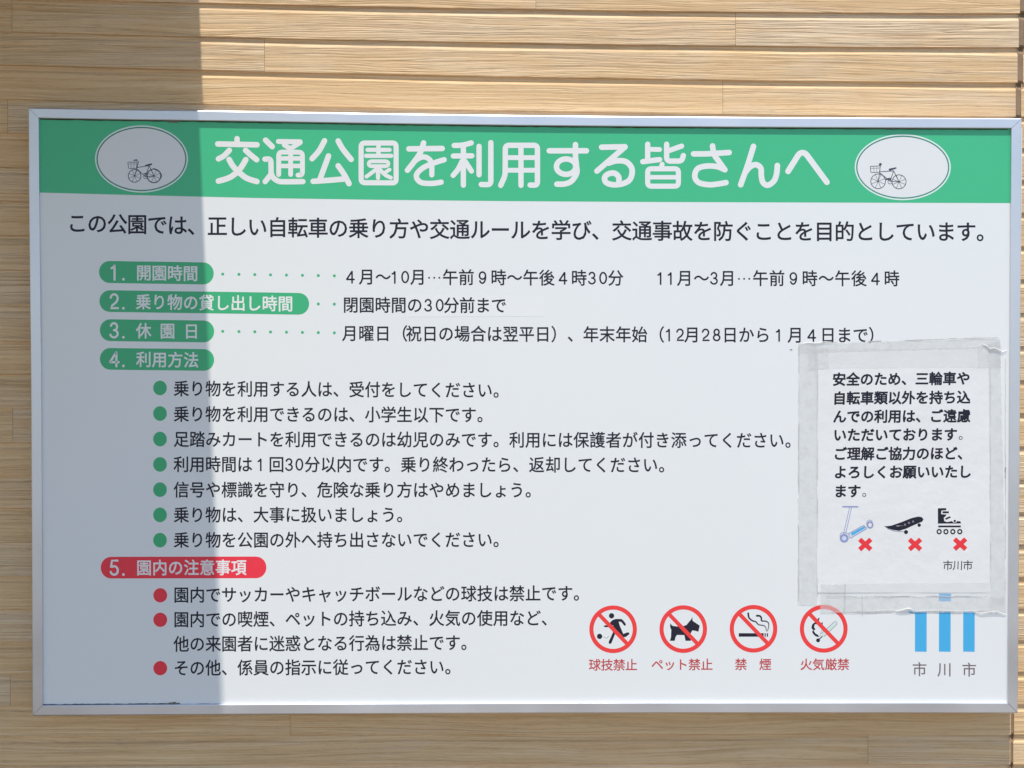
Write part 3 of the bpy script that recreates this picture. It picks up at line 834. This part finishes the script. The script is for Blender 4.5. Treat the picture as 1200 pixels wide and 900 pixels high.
# torn, lifted corner and creases
def crease(name, pts, w, lift, mat=None):
    V = []; F = []
    for i, (x, y) in enumerate(pts):
        k = math.sin(math.pi * min(1, max(0, i / (len(pts) - 1))))
        V += [at(x, y - w, YP + tfn(x, y) - .0005), at(x, y, YP + tfn(x, y) - .0005 - lift * (.3 + k)), at(x, y + w * .5, YP + tfn(x, y) - .0004)]
    for i in range(len(pts) - 1):
        a = 3 * i; F += [(a, a + 1, a + 4, a + 3), (a + 1, a + 2, a + 5, a + 4)]
    return mesh_obj(name, V, F, mat or MT, notice, False)
crease('tape_crease', [(1151, 403.5), (1156, 405.5), (1160, 409), (1165, 408), (1170, 410), (1175, 412.5), (1180, 411)], 1.4, .0022)
crease('tape_crease', [(938, 404), (946, 401.5), (955, 402.4), (968, 400.6), (975, 401.5)], 1.1, .0010)
crease('tape_crease', [(968 + 7 * i, 698.6 + .8 * math.sin(i * 1.3)) for i in range(28)], .9, .0003)
crease('tape_crease', [(1000 + 8 * i, 716.0 + .7 * math.sin(i * .9)) for i in range(23)], 1.0, .0005)
crease('tape_crease', [(1050, 717.5), (1057, 715.2), (1063, 713.6), (1067, 713.8), (1070, 715.8)], 1.6, .0028)
crease('tape_crease', [(1140, 717), (1150, 719.4), (1160, 717.4), (1168, 717.2), (1174, 718.8), (1179, 721)], 1.2, .0022)

def glue_line(pts, w, seed):
    rnd = random.Random(seed); pr = Print(YP - .0003, tfn); k = 0
    while k < len(pts) - 1:
        n = rnd.randint(2, 7)
        seg = pts[k:k + n + 1]
        if len(seg) > 1 and rnd.random() < .72: pr.stroke([(x + rnd.uniform(-.3, .3), y + rnd.uniform(-.3, .3)) for x, y in seg], w * rnd.uniform(.35, 1.1), cap=False)
        k += n
    pr.build('glue_dirt', MAT['glue'], notice)
glue_line([(936.4 - .7 * (y - 404) / 300, y) for y in range(404, 708, 4)], .9, 1)
glue_line([(937 + x, 402.4 - x * .0298) for x in range(0, 235, 4)], .9, 2)
glue_line([(958.3, y) for y in range(430, 700, 4)], .6, 3)
glue_line([(1160.5, y) for y in range(430, 700, 4)], .45, 4)
glue_line([(1178.2, y) for y in range(420, 716, 5)], .5, 5)
glue_line([(936 + x, 708.6) for x in range(0, 26, 3)], .8, 6)
glue_line([(962 + x, 718.0 - x * .006) for x in range(0, 214, 3)], .9, 7)
glue_line([(970 + x, 698.8) for x in range(0, 190, 4)], .8, 8)
glue_line([(990.4, y) for y in range(684, 718, 4)], .8, 9)
glue_line([(1010.5, y) for y in range(697, 723, 3)], .7, 10)
LT = YP - .00012
def ptext(segs, y0, y1, ex=16.2, ey=16.2, off=.031, mat=INK):
    pr = Print(LT, pfn); write(pr, segs, [(983, y0), (1130, y1)], ex, ey, off, .5, rnd=off > .01); pr.build('text_line', mat, notice)
ptext([('安全のため、三輪車や', 983.5, 1129)], 444.8, 443.6)
ptext([('自転車類以外を持ち込', 983.8, 1129.3)], 466.8, 465.8)
ptext([('んでの利用は、ご遠慮', 984, 1129.5)], 488.3, 487.6)
ptext([('いただいております', 984.3, 1114)], 510, 509.2); ptext([('。', 1130.5, 1130.5)], 510, 509.2, 15, 15, 0)
ptext([('ご理解ご協力のほど、', 984.5, 1130)], 532, 531.4)
ptext([('よろしくお願いいたし', 985, 1130.8)], 553.6, 553.0)
ptext([('ます', 985, 1001)], 575.8, 575.6); ptext([('。', 1017.5, 1017.5)], 576, 576, 15, 15, 0)
ptext([('市川市', 1110.8, 1134.2)], 662.8, 662.6, 12.3, 12.3, .004)

q = mapper(980, 580, 6.667)
def pp(name, mat, fn, dy=0):
    pr = Print(LT - dy, pfn); fn(pr); return pr.build(name, mat, notice)
def f_(pr):
    for s_ in (-1, 1): pr.stroke(q([(112 + s_ * 8, 98), (66 + s_ * 8, 300)]), .8)
    pr.stroke(q([(52, 92), (168, 92)]), 1.7)
    pr.stroke(rounded(q([(96, 302), (214, 238), (240, 262), (108, 340)]), 1, True), .9)
    pr.ring(*q([(62, 338)])[0], 5.2, 5.2, 2.6, 28); pr.ring(*q([(264, 234)])[0], 4.0, 4.4, 1.9, 28)
    pr.stroke(catmull(q([(28, 326), (36, 300), (66, 294), (96, 304)])), .7); pr.stroke(catmull(q([(236, 226), (244, 204), (262, 196), (282, 206)])), .7)
scooter = pp('scooter_picture', MAT['lilac'], f_)
pr = Print(LT - .00001, pfn); pr.poly(q([(106, 303), (212, 246), (230, 262), (116, 328)])); pr.ell(*q([(62, 340)])[0], 2.6); o = pr.build('deck', MAT['lilacfill'], scooter)
pr = Print(LT - .00003, pfn); pr.poly(q([(112, 300), (215, 246), (228, 258), (126, 318)])); pr.build('deck_pad', MAT['blue'], scooter)
sk = pp('skateboard_picture', INK, lambda pr: (pr.poly(q([(373, 246), (430, 240), (510, 212), (590, 180), (640, 169), (668, 173), (682, 190), (672, 208), (605, 236), (545, 264), (492, 280), (442, 273), (402, 260)])),
     pr.ell(*q([(545, 290)])[0], 2.4, n=20), pr.ell(*q([(648, 236)])[0], 2.0, n=20)))
pr = Print(LT - .00004, pfn)
for c in ((537, 232), (568, 218), (600, 208)): pr.ell(*q([c])[0], 1.2, n=12)
pr.stroke(q([(400, 263), (445, 280), (495, 286), (525, 284)]), .6)
pr.build('bolt_heads', MAT['bolt'], sk)
def f_(pr):
    pr.poly(q([(794, 104), (858, 103), (860, 119), (822, 121), (819, 150), (862, 153), (852, 168), (840, 178), (845, 205), (866, 212), (905, 204), (915, 216), (935, 216), (945, 204), (970, 206), (975, 223), (794, 224)]))
    pr.poly(q([(830, 128), (880, 128), (880, 143), (830, 143)])); pr.poly(q([(850, 182), (888, 166), (896, 176), (858, 194)])); pr.ell(*q([(926, 203)])[0], 1.4, n=16)
    pr.poly(q([(797, 239), (973, 239), (973, 253), (797, 253)]))
    for x in (804, 857, 911, 965): pr.ring(*q([(x, 287)])[0], 3.1, 3.2, 1.6, 24)
pp('skate_picture', INK, f_)
for cx, cy in ((1014, 638), (1072.3, 638), (1125.2, 637.6)):
    def f_(pr):
        for s_ in (-1, 1): pr.stroke([(cx - 6.6, cy - 6.0 * s_), (cx + 6.6, cy + 6.0 * s_)], 5.4, cap=False)
    pp('red_cross', MAT['red'], f_)
